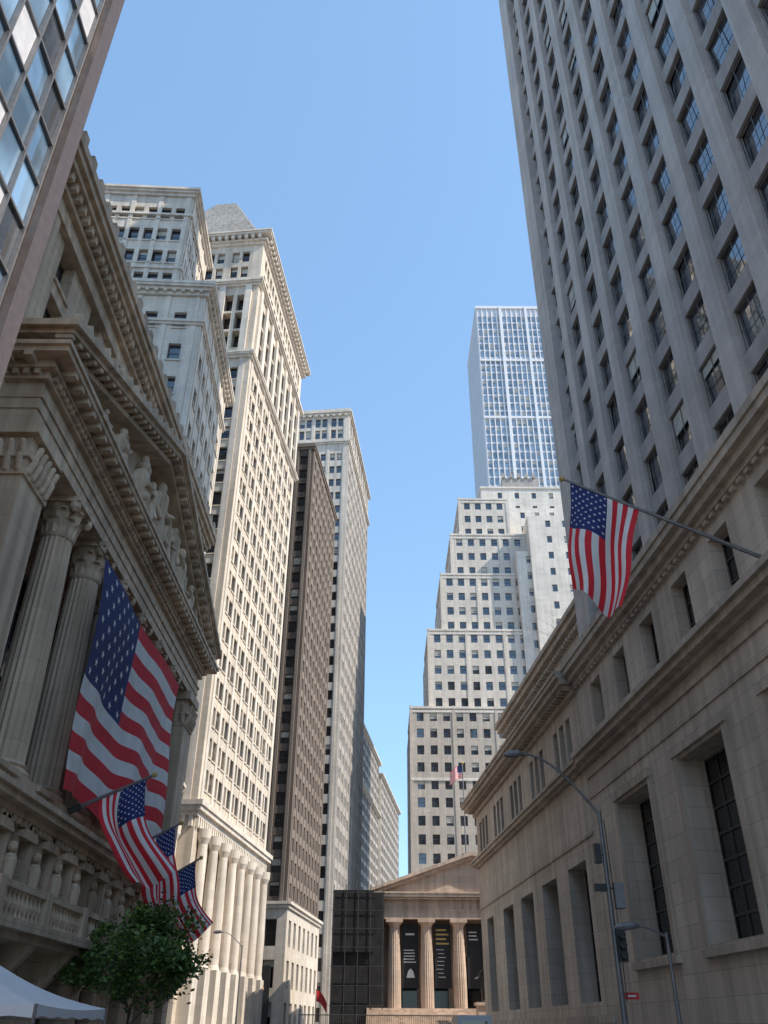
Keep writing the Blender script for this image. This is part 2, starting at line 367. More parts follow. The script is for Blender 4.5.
y0,y1=25.9,59.3
sbox(b,kt,Pn,y0,y1,21.8,22.35,-6.7,0); sbox(b,kt,Pn,y0-.06,y1+.06,22.35,22.85,-6.7,.07); sbox(b,kt,Pn,y0-.12,y1+.12,22.85,23.0,-6.7,.16)
sbox(b,kt,Pn,y0,y1,23.0,23.7,-6.7,.0); sbox(b,kt,Pn,y0-.25,y1+.25,23.7,23.85,-6.7,.25)
dentils(b,'nyse_trim',Pn,y0,y1,23.85,24.1,0,.42,.42,.22)
sbox(b,kt,Pn,y0-.2,y1+.2,23.85,24.14,-6.7,.2)
sbox(b,kt,Pn,y0-.5,y1+.5,24.1,24.25,-6.7,.5)
dentils(b,'nyse_trim',Pn,y0,y1,24.25,24.5,.3,1.05,.84,.34)
dentils(b,'nyse_trim',ptf(F,'S',y0),-19,-13.7,24.25,24.5,.3,1.05,.84,.34)
dentils(b,'nyse_trim',ptf(F,'S',y0),-19,-13.7,23.85,24.1,0,.42,.42,.22)
sbox(b,kt,Pn,y0-.45,y1+.45,24.25,24.52,-6.7,.4)
sbox(b,kt,Pn,y0-1.0,y1+1.2,24.5,24.75,-6.7,1.1); sbox(b,kt,Pn,y0-1.15,y1+1.35,24.75,24.95,-6.7,1.2)
ym=42.6; za=31.2; ye0,ye1=y0-1.15,y1+1.35
def rake(z_off,th,d1,inset,key=kt,d0=-2.2):
    sl=(za-24.95)/(ym-ye0)
    for a,c in ((ye0+inset,ym),(ye1-inset,ym)):
        z_a=24.95+ (inset*sl if inset else 0)+z_off
        prism(b,key,Pn,[(a,z_a-th if z_a-th>24.95 else 24.95),(c,za+z_off-th),(c,za+z_off),(a,z_a)],d0,d1)
rake(1.15,.32,1.3,0); rake(.83,.28,1.05,.3); rake(.35,.3,.5,1.5)
sl=(za-24.95)/(ym-ye0)
for sgn in (-1,1):
    for i in range(21):
        yy=ym+sgn*(.5+i*.84); zz=za+.35-abs(yy-ym)*sl
        prism(b,kt,Pn,[(yy-.17,zz-.02+(-.17*-sgn)*sl*1),(yy+.17,zz-.02-(.17*sgn)*sl),(yy+.17,zz+.26-(.17*sgn)*sl),(yy-.17,zz+.26+(.17*sgn)*sl)],.3,.98)
    for i in range(16):
        yy=ym+sgn*(.9+i*1.1); zz=za+1.14-abs(yy-ym)*sl
        prism(b,kt,Pn,[(yy-.28,zz-.1),(yy+.28,zz-.1),(yy+.2,zz+.38),(yy,zz+.55),(yy-.2,zz+.38)],.95,1.2)
prism(b,kt,Pn,[(ye0+1,24.95),(ye1-1,24.95),(ym,za+.6)],-2.1,-.9)
prism(b,'roof|roof2',Pn,[(ye0,24.97),(ye1,24.97),(ym,za+1.0)],-6.5,-2.1)
sbox(b,kt,Pn,ym-.9,ym+.9,za+1.1,za+1.7,-1.5,.7)
fk='nyse_trim|pediment_figures'
Pf=ptf(F,'E',-13.75)
figure(b,fk,Pf,ym,24.95,.2,5.0,'stand',1,.6)
for sgn in (-1,1):
    figure(b,fk,Pf,ym+sgn*2.1,24.95,.3,3.7,'stand',sgn,.2)
    figure(b,fk,Pf,ym+sgn*4.0,24.95,.25,4.2,'stand',-sgn,.1)
    figure(b,fk,Pf,ym+sgn*5.6,24.95,.3,4.6,'sit',-sgn)
    figure(b,fk,Pf,ym+sgn*7.6,24.95,.25,3.0,'stand',sgn,.0)
    figure(b,fk,Pf,ym+sgn*9.3,24.95,.3,3.6,'sit',-sgn)
    figure(b,fk,Pf,ym+sgn*11.6,24.95,.3,2.6,'sit',-sgn)
    figure(b,fk,Pf,ym+sgn*14,24.95,.3,2.0,'rec',-sgn)
    for q in range(14):
        yy=sgn*(1+R()*13); hh=max(.3,(14.5-abs(yy))*.3)
        capsule(b,fk,Pf(ym+yy,24.95,-.3),Pf(ym+yy+R()-.5,24.95+hh*R(),-.1),.3,.2)
Pp=ptf(F,'E',-13.0)
wall(b,Pp,26.0,59.4,0,4.3,dict(k=k,c=7,r=1,w=2.0,h=3.3,d=.6,g='glass_dark',grid=(2,3),blind=0))
wall(b,Pp,26.0,59.4,4.3,8.0,dict(k=k,c=14,r=1,w=1.05,h=2.2,d=.5,g='glass_dark',blind=0,mt=.3,mb=.6))
quad(b,'nyse|walls',ptf(F,'S',26.0),-18,-13,0,8,0); quad(b,'nyse|walls',ptf(F,'N',59.4),-18,-13,0,8,0)
for i in range(14):
    u=26+33.4/14*(i+.5)
    prism(b,kt,Pp,[(u-.85,7.35),(u+.85,7.35),(u+.7,7.6),(u,7.9),(u-.7,7.6)],-.02,.3)
    for s in (-.7,.7): sbox(b,kt,Pp,u+s-.13,u+s+.13,5.3,7.35,-.02,.16)
    capsule(b,kt,Pp(u+1.19,5.35,.2),Pp(u+1.19,6.5,.2),.2,.26); ball(b,kt,Pp(u+1.19,6.95,.22),.18); sbox(b,kt,Pp,u+.95,u+1.43,4.9,5.25,-.02,.42)
sbox(b,kt,Pp,25.6,59.8,7.9,8.15,-6,.35); sbox(b,kt,Pp,25.4,60,8.15,8.4,-6,.7); sbox(b,kt,Pp,25.3,60.1,8.4,8.6,-6,.85)
dentils(b,'nyse_trim',Pp,26,59.4,7.68,7.9,-.02,.3,.5,.25)
for i in range(7):
    ya=28.4+4.057*i+(1.05 if i else 0); yb=28.4+4.057*(i+1)-(1.05 if i<6 else 0)
    box(b,kt,F,-13.75,-13.35,ya,yb,9.45,9.65)
    n=int((yb-ya)/.38)
    for q in range(n):
        rings(b,'nyse_trim|balusters',F,-13.55,ya+(q+.5)*(yb-ya)/n,[(8.6,.12,0),(8.75,.07,0),(9.0,.14,0),(9.3,.07,0),(9.45,.11,0)],8)
sbox(b,kt,Pp,27.5,57.5,4.25,4.55,-.1,1.5); sbox(b,kt,Pp,27.5,57.5,4.0,4.25,-.1,1.2)
sbox(b,kt,Pp,27.5,57.5,5.35,5.55,1.1,1.45)
for i in range(8):
    u=27.7+29.6/7*i; sbox(b,kt,Pp,u-.25,u+.25,4.55,5.6,1.05,1.49)
    prism(b,kt,ptf(F,'S',u+.2),[(-13.0,4.0),(-11.9,4.0),(-12.2,3.6),(-12.7,3.0),(-13.0,2.7)],-.4,0)
for i in range(78):
    u=28+i*29/77; p=Pp(u,0,1.28); rings(b,'nyse_trim|balusters',F,p[0],p[1],[(4.55,.1,0),(4.7,.06,0),(4.95,.13,0),(5.2,.06,0),(5.35,.1,0)],8)
b.finish(mods={fk:remesh(.09)})
# ------------------------------------------------------------ corner glass block
b=B('glass_office_building')
P=ptf(W0,'E',-12.0)
HG=52.8
for j in range(24):
    z=j*2.2
    for i in range(32):
        u=-25+i*1.365
        t=R(); g='glass_blue' if t<.62 else ('panel' if t<.78 else 'glass_tower')
        a=(R()-.5)*.04; c=(R()-.5)*.04
        b.add(g+'|windows_'+g,[P(u+.05,z+.05,-.12-a-c),P(u+1.31,z+.05,-.12+a-c),P(u+1.31,z+2.15,-.12+a+c),P(u+.05,z+2.15,-.12-a+c)],[(0,1,2,3)])
    sbox(b,'metal|mullions',P,-25,18.68,z-.05,z+.05,-.3,.0)
for i in range(33):
    u=-25+i*1.365; sbox(b,'metal|mullions',P,u-.045,u+.045,0,HG,-.3,.05)
sbox(b,'bronze|corner_pier',P,18.75,19.6,0,HG+.5,-3,.35)
sbox(b,'bronze|parapet',P,-25,18.74,HG,HG+.6,-3,.1)
box(b,'bronze|walls',W0,-40,-12.35,-25,18.7,0,HG)
b.finish()
# ------------------------------------------------------------ building 2
th=math.radians(-2.6); F=Fr(-18.6,62,th)
b=B('white_annex_tower')
ws=dict(k='white_stone',c=7,r=15,w=1.25,h=2.1,pr=1,e=.8,mb=1,mt=1,d=.4,sill=1,pier=(.5,.1),pk='white_trim')
block(b,F,-34,0,0,17.6,0,66,S=dict(ws,c=11),E=dict(ws,c=6,e=.6),k='white_stone')
cornice(b,'white_trim',F,-34,0,0,17.6,62.0,((.3,.2),(.3,.35)))
cornice(b,'white_trim',F,-34,0,0,17.6,66.02,((.5,.3),(.3,.6),(.3,.85),(.4,.95),(.8,.05)))
for P,u0,u1 in ((ptf(F,'S',0),-34,0),(ptf(F,'E',0),0,17.6)): dentils(b,'white_trim',P,u0,u1,66.25,66.6,.25,.65,.9,.35)
cornice(b,'white_trim',F,-34,0,0,17.6,20,((.4,.4),(.4,.8),(.3,1.0)))
ws2=dict(ws,r=4,h=2.0,w=1.35,pr=2,gap=.5,e=.5,mb=.5)
block(b,F,-17,-3.6,1.5,12,67.9,83.5,S=dict(ws2,c=4),E=dict(ws2,c=4),k='white_stone')
cornice(b,'white_trim',F,-17,-3.6,1.5,12,80.2,((.3,.25),))
cornice(b,'white_trim',F,-17,-3.6,1.5,12,83.52,((.4,.25),(.3,.5),(.35,.7),(.6,.1)))
cornice(b,'white_trim',F,-17,-3.6,1.5,12,71.6,((.3,.2),))
b.finish()
# ------------------------------------------------------------ building 3
th3=math.radians(6.1); F=Fr(-19.9,93,th3)
b=B('pyramid_top_skyscraper')
L3=33
base=dict(k='cream',c=6,r=2,w=2.2,h=6,e=2,mb=.5,mt=1.5,d=1.2,g='glass_dark',grid=(2,4),blind=.1)
block(b,F,-32,0,0,L3,0,21,S=base,E=dict(base,c=7),k='cream')
mid=dict(k='cream',r=17,w=1.35,h=2.25,pr=2,gap=.5,e=1.2,mb=1,mt=1,d=.4,sill=1,pier=(.8,.12),pk='white_trim',blind=.3,g='glass_dark')
block(b,F,-32,0,0,L3,22.5,86,S=dict(mid,c=7),E=dict(mid,c=8),k='cream')
up=dict(k='cream',r=3,w=1.4,h=3.4,pr=2,gap=.6,e=1.5,mb=1,mt=1.5,d=1.3,g='glass_dark',pier=(1.0,.4),pk='white_trim',blind=.1)
block(b,F,-32,0,0,L3,87,101,S=dict(up,c=7),E=dict(up,c=8),k='cream')
top=dict(k='cream',r=2,w=1.2,h=2.4,pr=2,gap=.5,e=1.5,mb=.6,mt=.8,d=.5,g='glass_dark')
block(b,F,-32,0,0,L3,102.1,110.5,S=dict(top,c=7),E=dict(top,c=8),k='cream')
cornice(b,'white_trim',F,-32,0,0,L3,20.98,((.5,.3),(.5,.7),(.52,.9)))
cornice(b,'white_trim',F,-32,0,0,L3,85.98,((.4,.3),(.3,.6),(.35,.7)))
cornice(b,'white_trim',F,-32,0,0,L3,100.98,((.4,.3),(.3,.6),(.45,.8)))
cornice(b,'white_trim',F,-32,0,0,L3,110.48,((.5,.3),(.3,.7)))
for P,u0,u1 in ((ptf(F,'S',0),-32,0),(ptf(F,'E',0),0,L3)):
    dentils(b,'white_trim',P,u0,u1,111.2,112,.4,1.15,1.1,.5); dentils(b,'white_trim',P,u0,u1,19.9,20.98,-.02,.35,.8,.4)
cornice(b,'white_trim',F,-32,0,0,L3,111.95,((.35,1.3),(.3,1.5),(.7,.9)))
for i in range(8): 
    u=2+ (L3-4)/7*i; rings(b,'white_trim|base_columns',F,.55,u,[(7,.75,0),(7.5,.6,0),(12,.6,0),(18.4,.5,0),(19,.75,0),(19.9,.8,0)],20)
    sbox(b,'white_trim|base_columns',ptf(F,'E',0),u-.9,u+.9,0,7,-.02,1.3)
for i in range(7):
    u=-30+28/6*i; rings(b,'white_trim|base_columns',F,u,-.55,[(7,.75,0),(7.5,.6,0),(12,.6,0),(18.4,.5,0),(19,.75,0),(19.9,.8,0)],20)
n=20; hw=11.5; cx,cy=-12.2,13.5
for i in range(n):
    w=hw*(1-i/n*.86); z=113+i*1.18
    box(b,'slate|pyramid_roof',F,cx-w,cx+w,cy-w,cy+w,z,z+1.2)
b.finish()
# ------------------------------------------------------------ building 4
F=Fr(-14.3,138,th3); b=B('brown_brick_office_tower')
dk=dict(k='brown',r=25,w=1.5,h=2.1,e=.8,mb=.6,mt=.8,d=.35,pier=(.5,.12),pk='brown_light',blind=.3,g='glass_dark')
block(b,F,-26,0,0,28,17.6,102,S=dict(dk,c=10,pier=(.5,.3)),E=dict(dk,c=9,k='brown_light'),k='brown')
bs=dict(k='white_stone',r=3,w=1.8,h=3.6,e=.6,mb=.5,mt=1,d=.6,g='glass_dark')
block(b,F,-26,.3,-.3,28,0,17.6,S=dict(bs,c=7),E=dict(bs,c=7),k='white_stone')
cornice(b,'brown_light',F,-26,0,0,28,102.02,((.5,.3),(.4,.5),(.8,.1)))
cornice(b,'white_trim',F,-26,.3,-.3,28,17.1,((.5,.3),(.4,.6)))
b.finish()
b=B('lit_shop_sign'); P=ptf(F,'S',-.5)
sbox(b,'dmetal|panel',P,-4.2,-1.6,1.5,9.5,-.2,.1)
for j in range(4): sbox(b,'orange|letters',P,-3.7+R()*.3,-2.2-R()*.4,5.2+j*.6,5.5+j*.6,.1,.16)
b.finish()
# ------------------------------------------------------------ building 5
F=Fr(-9.4,175,th3); b=B('white_terracotta_skyscraper')
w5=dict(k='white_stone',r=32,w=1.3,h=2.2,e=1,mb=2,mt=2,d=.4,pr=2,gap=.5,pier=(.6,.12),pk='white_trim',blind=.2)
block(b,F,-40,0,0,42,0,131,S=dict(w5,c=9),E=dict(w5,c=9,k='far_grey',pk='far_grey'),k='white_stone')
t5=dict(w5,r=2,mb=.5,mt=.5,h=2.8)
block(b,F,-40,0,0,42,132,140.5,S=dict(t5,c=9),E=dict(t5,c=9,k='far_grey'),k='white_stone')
cornice(b,'white_trim',F,-40,0,0,42,130.98,((.5,.3),(.6,.6)))
cornice(b,'white_trim',F,-40,0,0,42,140.48,((.5,.4),(.5,.8),(.9,.4)))
dentils(b,'white_trim',ptf(F,'S',0),-40,0,139.9,140.45,.0,.7,1.6,.7)
b.finish()
# ------------------------------------------------------------ building 6
F=Fr(-8.5,300,math.radians(6.8)); b=B('ornate_grey_office_building')
w6=dict(k='far_grey',r=24,w=2.0,h=2.6,e=1,mb=1,mt=1,d=.5,pr=2,gap=.6,pier=(.8,.15),blind=.1,g='glass_dark')
block(b,F,-30,0,0,60,0,97,S=dict(w6,c=6),E=dict(w6,c=7,pr=3),k='far_grey')
block(b,F,-30,.8,60,135,0,93,E=dict(w6,c=9,r=22,pr=3),k='white_stone')
block(b,F,-28,-1.5,3,40,98,104,S=dict(w6,c=5,r=1),E=dict(w6,c=7,r=1),k='far_grey')
cornice(b,'white_trim',F,-30,0,0,60,96.98,((.5,.6),(.6,1.3)))
cornice(b,'white_trim',F,-30,0,0,60,76,((.5,.6),(.4,1.2)))
cornice(b,'white_trim',F,-30,.8,60,135,92.98,((.5,.6),(.6,1.3)))
b.finish()
# ------------------------------------------------------------ right tower
thR=-math.atan(.0763); FR=Fr(17.1,0,thR)
b=B('limestone_office_tower'); F=FR
Wp=ptf(F,'W',0)
wall(b,Wp,-30,51,0,15.8,dict(k='podium',c=9,r=1,w=5.0,h=7.8,mb=4.35,mt=2.7,d=1.3,g='glass_dark',grid=(4,7),fw=.12,blind=0,tilt=.004))
wall(b,Wp,51,54,0,15.8,{'k':'podium'})
wall(b,Wp,-30,52.5,16.7,21.2,dict(k='podium',c=18,r=1,w=1.9,h=3.1,mb=.2,mt=.3,d=.7,g='glass_dark',grid=(2,3)))
wall(b,Wp,52.5,54,16.7,21.2,{'k':'podium'})
for i in range(9):
    u=-30+9*(i+.5)
    for s in (-1,1): sbox(b,'podium_trim|trim',Wp,u+s*2.75-.22,u+s*2.75+.22,4.3,12.75,-.02,.12)
    sbox(b,'podium_trim|trim',Wp,u-3.0,u+3.0,12.75,13.15,-.02,.2); sbox(b,'podium_trim|trim',Wp,u-3.1,u+3.1,4.3,4.62,-.02,.25)
for z0_,z1_,o in ((15.1,15.4,.12),(15.8,16.05,.35),(16.05,16.4,.75),(16.4,16.7,.95),(21.2,21.5,.3),(21.5,21.9,.6),(21.9,22.3,.9),(22.3,22.7,1.0),(13.9,14.1,.08)):
    sbox(b,'podium_trim|trim',Wp,-30,53.9,z0_+.002,z1_,-1.2,o)
dentils(b,'podium_trim',Wp,-30,53.8,21.0,21.2,-.02,.25,.7,.35)
tw=dict(k='tower_span',w=2.3,h=2.6,c=10,r=27,mb=.6,mt=1,e=.9,d=.3,pier=(1.35,.3),pk='tower_grey',grid=(2,2),blind=.1,tilt=.05,fw=.07,g='glass_tower')
T0,T1=22.7,124
block(b,F,1.2,30,12,54,T0,T1,W=tw,N=dict(tw,c=7),S=dict(tw,c=7),k='tower_grey')
sbox(b,'tower_grey|piers',ptf(F,'W',1.2),51.6,54.3,T0,T1-.1,-.3,.5)
box(b,'roof|core2',F,1.6,38,-29,53.5,0,22.5)
quad(b,'podium|walls',ptf(F,'N',54),0,40,0,22.6,0)
b.finish()
# ------------------------------------------------------------ bank
b=B('marble_bank_building')
wall(b,Wp,54.8,83.6,0,15.8,dict(k='podium',c=4,r=1,w=4.2,h=7.7,mb=2.6,mt=4.4,d=1.2,g='glass_dark',grid=(3,6),fw=.12,blind=0,tilt=.004))
wall(b,Wp,54.02,54.8,0,20.9,{'k':'podium'}); wall(b,Wp,83.6,93,0,15.8,dict(k='podium',c=1,r=1,w=3.2,h=7.7,mb=2.6,mt=4.4,d=1.2,g='glass_dark',grid=(3,6),fw=.12,blind=0))
wall(b,Wp,54.8,93,16.5,20.9,dict(k='podium',c=5,r=1,w=1.1,h=3.1,pr=3,gap=.55,mb=.1,mt=.5,d=.8,g='glass_dark',grid=(1,2)))
quad(b,'podium|walls',ptf(F,'N',93),0,32,0,21,0)
b.add('roof|roof',[F.p(0,54.1,21.5),F.p(32,54.1,21.5),F.p(32,93,21.5),F.p(0,93,21.5)],[(0,1,2,3)])
box(b,'roof|core',F,1.6,31,55,92,0,20.8)
kk='podium_trim|trim'
for z0_,z1_,o in ((2.0,2.4,.2),(11.9,12.1,.1),(15.8,16.0,.3),(16.0,16.3,.6),(16.3,16.5,.75),(20.9,21.2,.3),(21.5,21.9,1.1),(21.9,22.2,1.35),(22.2,22.4,1.45)):
    sbox(b,kk,Wp,54.1,93+o,z0_+.002,z1_,-1.1,o)
    sbox(b,kk,ptf(F,'N',93),1.2,8,z0_+.002,z1_,-1.1,o)
dentils(b,'podium_trim',Wp,54.2,93.2,21.2,21.5,-.02,.85,.65,.32)
sbox(b,kk,Wp,54.1,93,21.2,21.5,-1.1,.15); sbox(b,kk,Wp,54.1,93,22.4,23.4,-1.6,-.4)
block(b,F,2.2,30,55,86,22.4,28,W=dict(k='podium',c=9,r=1,w=1.3,h=3,d=.7,g='glass_dark',mb=.8,mt=.8),k='podium')
for z0_,z1_,o in ((27.6,28,.25),(28,28.5,.7),(28.5,28.9,.95)): box(b,kk,F,2.2-o,30+o,55,86+o,z0_+.002,z1_)
dentils(b,'podium_trim',ptf(F,'W',2.2),55,86,27.3,27.6,-.02,.5,.7,.35)
b.finish()
# ------------------------------------------------------------ deco stepped building
b=B('stepped_deco_skyscraper')
dd=dict(k='deco',w=1.6,h=2.1,d=.3,e=.6,blind=.25,sill=0,pr=1,tilt=.03)
tiers=[(6.6,66,190,0,65.6),(11.2,58,191.3,65.6,85.8),(14.9,52,192.6,85.8,102),(18,44,194,102,114.7),(20.8,34,195.5,114.7,127)]
for ti,(x0,x1,y,z0_,z1_) in enumerate(tiers):
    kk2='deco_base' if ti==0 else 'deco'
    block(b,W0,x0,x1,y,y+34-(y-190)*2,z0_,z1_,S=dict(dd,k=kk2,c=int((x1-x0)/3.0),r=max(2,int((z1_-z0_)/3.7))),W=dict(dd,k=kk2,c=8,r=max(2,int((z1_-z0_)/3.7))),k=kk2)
    for a,o in ((z1_-1.0,.12),(z1_-.1,.22)): box(b,'deco2|parapet',W0,x0-o,x1+o,y-o,y+20,a,a+.5)
    P=ptf(W0,'S',y)
    n=int((x1-x0)/9)
    for i in range(n+1):
        u=x0+(x1-x0)*i/n; sbox(b,kk2+'|pilasters',P,u-.35,u+.35,z0_,z1_+.6,-.1,.14)
box(b,'deco2|bands',W0,6.4,66,189.8,192,49,49.6)
b.finish()
b=B('pale_setback_tower')
ps=dict(k='deco2',w=1.3,h=2,d=.3,e=3,blind=.3)
block(b,W0,28.8,60,208,235,0,139,S=dict(ps,c=5,r=30,mb=2),k='deco2')
block(b,W0,35,58,206,220,0,131,S=dict(ps,c=4,r=28),k='deco2')
block(b,W0,38,62,189,204,0,118,S=dict(ps,c=4,r=25),k='deco2')
block(b,W0,34.5,62,190.5,204,0,108,S=dict(ps,c=6,r=23,e=1),k='deco2')
box(b,'far_grey|roof_plant',W0,36,47,212,222,139,145.5)
for i in range(5): box(b,'far_grey|roof_plant',W0,36+i*2.3,37+i*2.3,211.5,212,145.5,147)
cornice(b,'deco2',W0,28.8,60,208,235,139.02,((.6,.3),))
b.finish()
b=B('glass_curtain_skyscraper')
gs=dict(k='panel',w=1.5,h=3.1,d=.12,c=24,r=66,g='glass_far',pier=(.36,.4),pk='fin',blind=.3,mt=4,grid=(1,1),tilt=.03)
block(b,W0,39.5,90,262,300,0,268,S=gs,W=dict(gs,c=18),k='panel')
cornice(b,'fin',W0,39.5,90,262,300,268.02,((1.2,.6),(.6,.2)))
for z in (238,208,150): box(b,'fin|bands',W0,39.3,90.3,261.5,300,z,z+1.0)
for x in (49,60,71): box(b,'fin|corner',W0,x,x+1,261.2,262.5,0,269)
b.finish()
# ------------------------------------------------------------ Federal hall
b=B('federal_hall'); F=W0
xa,xb=-.6,23.6; cx=11.5; yF=115
for i in range(19): box(b,'fed|steps',F,xa-1,xb+1,103.5+i*.5,113.5,i*.2,i*.2+.2)
box(b,'fed|base',F,xa-.4,xb+.4,113.5,150,0,3.8)
box(b,'fed|walls',F,xa+.4,xb-.4,119,149,3.8,15.6)
for i in range(6): column(b,'fed|columns',F,1.63+3.95*i,yF,3.8,13.3,.8,'dor')
for u in (5.6-2,9.5-2,13.5-2,17.4-2): box(b,'glass_dark|doors',F,u-.9,u+.9,118.9,119.0,3.8,9.5)
for z0_,z1_,o in ((13.3,14.2,0),(14.2,14.35,.1),(14.35,15.5,-.02),(15.5,15.75,.4),(15.75,16.1,.75),(16.1,16.3,.85)):
    box(b,'fed|entablature',F,xa-o,xb+o,yF-.95-o,150,z0_,z1_)
P=ptf(F,'S',yF-.95)
for i in range(25):
    u=xa+.3+i*(xb-xa-.6)/24
    for s in (-.22,0,.22): sbox(b,'fed|triglyphs',P,u+s-.08,u+s+.08,14.37,15.48,-.05,.12)
    sbox(b,'fed|triglyphs',P,u-.35,u+.35,15.5-.02,15.62,.3,.62)
apx=20.8
prism(b,'fed|tympanum',P,[(xa,16.3),(xb,16.3),(cx,apx-.5)],-.6,-.2)
for s in (-1,1):
    xe=cx+s*(cx-xa+.85)
    prism(b,'fed|raking_cornice',P,[(xe,16.3),(xe,16.65),(cx,apx+.25),(cx,apx-.2)],-.8,.9)
    prism(b,'fed|raking_cornice',P,[(xe-s*1.4,16.35),(cx,apx-.55),(cx,apx-.2),(xe-s*.4,16.4)],-.8,.45)
prism(b,'roof|roof',P,[(xa-.5,16.32),(xb+.5,16.32),(cx,apx+.1)],-36,-.8)
b.finish()
b=B('scaffold_netting')
box(b,'net|netting',F,-5.9,.35,112.6,140,0,16.0)
box(b,'net|netting',F,-5.9,-.9,112.2,112.6,9.5,16.3)
for i in range(5):
    x=-5.8+i*1.5; tube(b,'dmetal|poles',[(x,112.05,0),(x,112.05,16.9)],[.05,.05],6)
for j in range(8): tube(b,'dmetal|poles',[(-6,112.0,2+j*2.0),(.5,112.0,2+j*2.0)],[.04,.04],6)
b.finish()
for i in range(3):
    b=B('hanging_banner'); x=1.63+3.95*(i+.5); P=ptf(F,'S',115.2)
    sbox(b,'black|cloth',P,x-1.0,x+1.0,5.9,12.9,-.02,.02); tube(b,'dmetal|rod',[(x-1.3,115.2,12.95),(x+1.3,115.2,12.95)],[.05,.05],6)
    if i==0:
        for j in range(5): sbox(b,'wtext|print',P,x-.8,x+.8-R()*.5,9.9-j*.32,10.0-j*.32,.02,.03)
        sbox(b,'wtext|print',P,x-.6,x+.5,11.6,11.8,.02,.03)
        prism(b,'wtext|print',P,[(x-.5,7.0),(x+.5,7.0),(x+.3,7.7),(x,8.0),(x-.3,7.7)],.02,.03)
    elif i==1:
        for j in range(4): sbox(b,'gold|print',P,x-.8,x+.8-R()*.4,12.1-j*.5,12.28-j*.5,.02,.03)
        for j in range(8): sbox(b,'wtext|print',P,x-.85+R()*.3,x-.1+R()*.5,10-j*.42,10.06-j*.42,.02,.03)
    else:
        for j in range(3): sbox(b,'wtext|print',P,x-.7,x+.7-R()*.6,11.9-j*.4,12.02-j*.4,.02,.03)
    b.finish()
b=B('iron_railing')
for i in range(130): 
    x=-9+i*.2; tube(b,'dmetal|pickets',[(x,107,1.6),(x,107,3.1)],[.025,.02],4)
tube(b,'dmetal|rail',[(-9,107,3.0),(17,107,3.0)],[.05,.05],5); tube(b,'dmetal|rail',[(-9,107,2.0),(17,107,2.0)],[.04,.04],5)
b.finish()
b=B('bronze_statue'); P=ptf(F,'S',107.6)
prism(b,'fed|pedestal',P,[(10.7,0),(13.0,0),(13.0,4.0),(10.7,4.0)],-1.2,1.0); sbox(b,'fed|pedestal',P,10.5,13.2,4.0,4.3,-1.35,1.2)
figure(b,'statue|figure',P,11.8,4.3,0,3.9,'stand',-1,.1)
b.finish(mods={'statue|figure':remesh(.06)})
b=B('roof_flagpole'); tube(b,'metal|pole',[(11.2,118,20.5),(11.2,118,33.4)],[.1,.06],8); ball(b,'gold|finial',(11.2,118,33.5),.18); b.finish()
flag('small_roof_flag',lambda s,t:(11.15-1.75*s,118+.25*math.sin(s*8),33.1-1.75*t-.9*s*s+.1*math.sin(s*6)),30,26,None,.006)
# ------------------------------------------------------------ flags
def bigP(s,t):
    y=34+16.9*s; z=20.1-10.3*t-.35*math.sin(math.pi*s)*(1-t)-.15*math.sin(s*17+t*2)*t
    x=-12.85+.28*math.sin(s*11+t*2.5)*(.3+t*.7)+.10*math.sin(s*31+t*6)*t+.10*math.sin(t*7+s*3)
    return (x,y,z)
def bext(b): tube(b,'metal|top_cable',[(-13.0,32.5,20.35),(-12.85,34,20.15)],[.03,.03],5); tube(b,'metal|top_cable',[(-12.85,50.9,20.1),(-13.0,52.3,20.4)],[.03,.03],5)
flag('giant_american_flag',bigP,100,78,bext,.02)
def hang(name,base,tip,hoist,fly,drift=(0,0),amp=.3,ph=0,sk=0):
    base=Vector(base); tip=Vector(tip); dr=(base-tip).normalized(); side=Vector((0,1,0))
    st=tip+dr*.35
    def P(s,t):
        p=st+dr*(hoist*t*(1-.22*s))
        fold=math.sin(t*9+ph+s*1.5)
        p=p+side*(amp*fold*min(1,s*2.5)*(.6+.5*s))+dr*(.16*math.cos(t*9+ph)*min(1,s*2))
        p=p+Vector((drift[0]*s*s,drift[1]*s*s,-fly*s*(1-.05*math.cos(t*5+ph))-.15*t*s))
        p=p+Vector((.13*math.sin(s*7+t*3+ph)*s+sk*s*(1-s),0,0))
        return tuple(p)
    def ex(b):
        tube(b,'metal|pole',[base,base.lerp(tip,.5),tip],[.09,.075,.05],8); ball(b,'gold|finial',tip,.12)
        d=(tip-base).normalized(); tube(b,'dmetal|bracket',[base-d*.15,base+d*.4],[.16,.13],8)
    flag(name,P,44,52,ex,.008)
hang('american_flag',(15.1,28.6,17.2),(7.35,28.6,21.0),2.95,4.9,drift=(-.6,0),amp=.34,ph=.6,sk=-.7)
hang('american_flag',(-13.2,37,9.5),(-9.9,37,11.0),2.1,3.7,drift=(1.7,0),amp=.32,ph=1.2,sk=-.4)
hang('american_flag',(-13.2,45.5,9.2),(-10.4,45.5,10.7),1.9,3.3,drift=(.6,0),amp=.3,ph=2.4)
hang('american_flag',(-13.2,54,9.0),(-10.9,54,10.4),2.3,3.4,drift=(1.4,0),amp=.3,ph=.3)
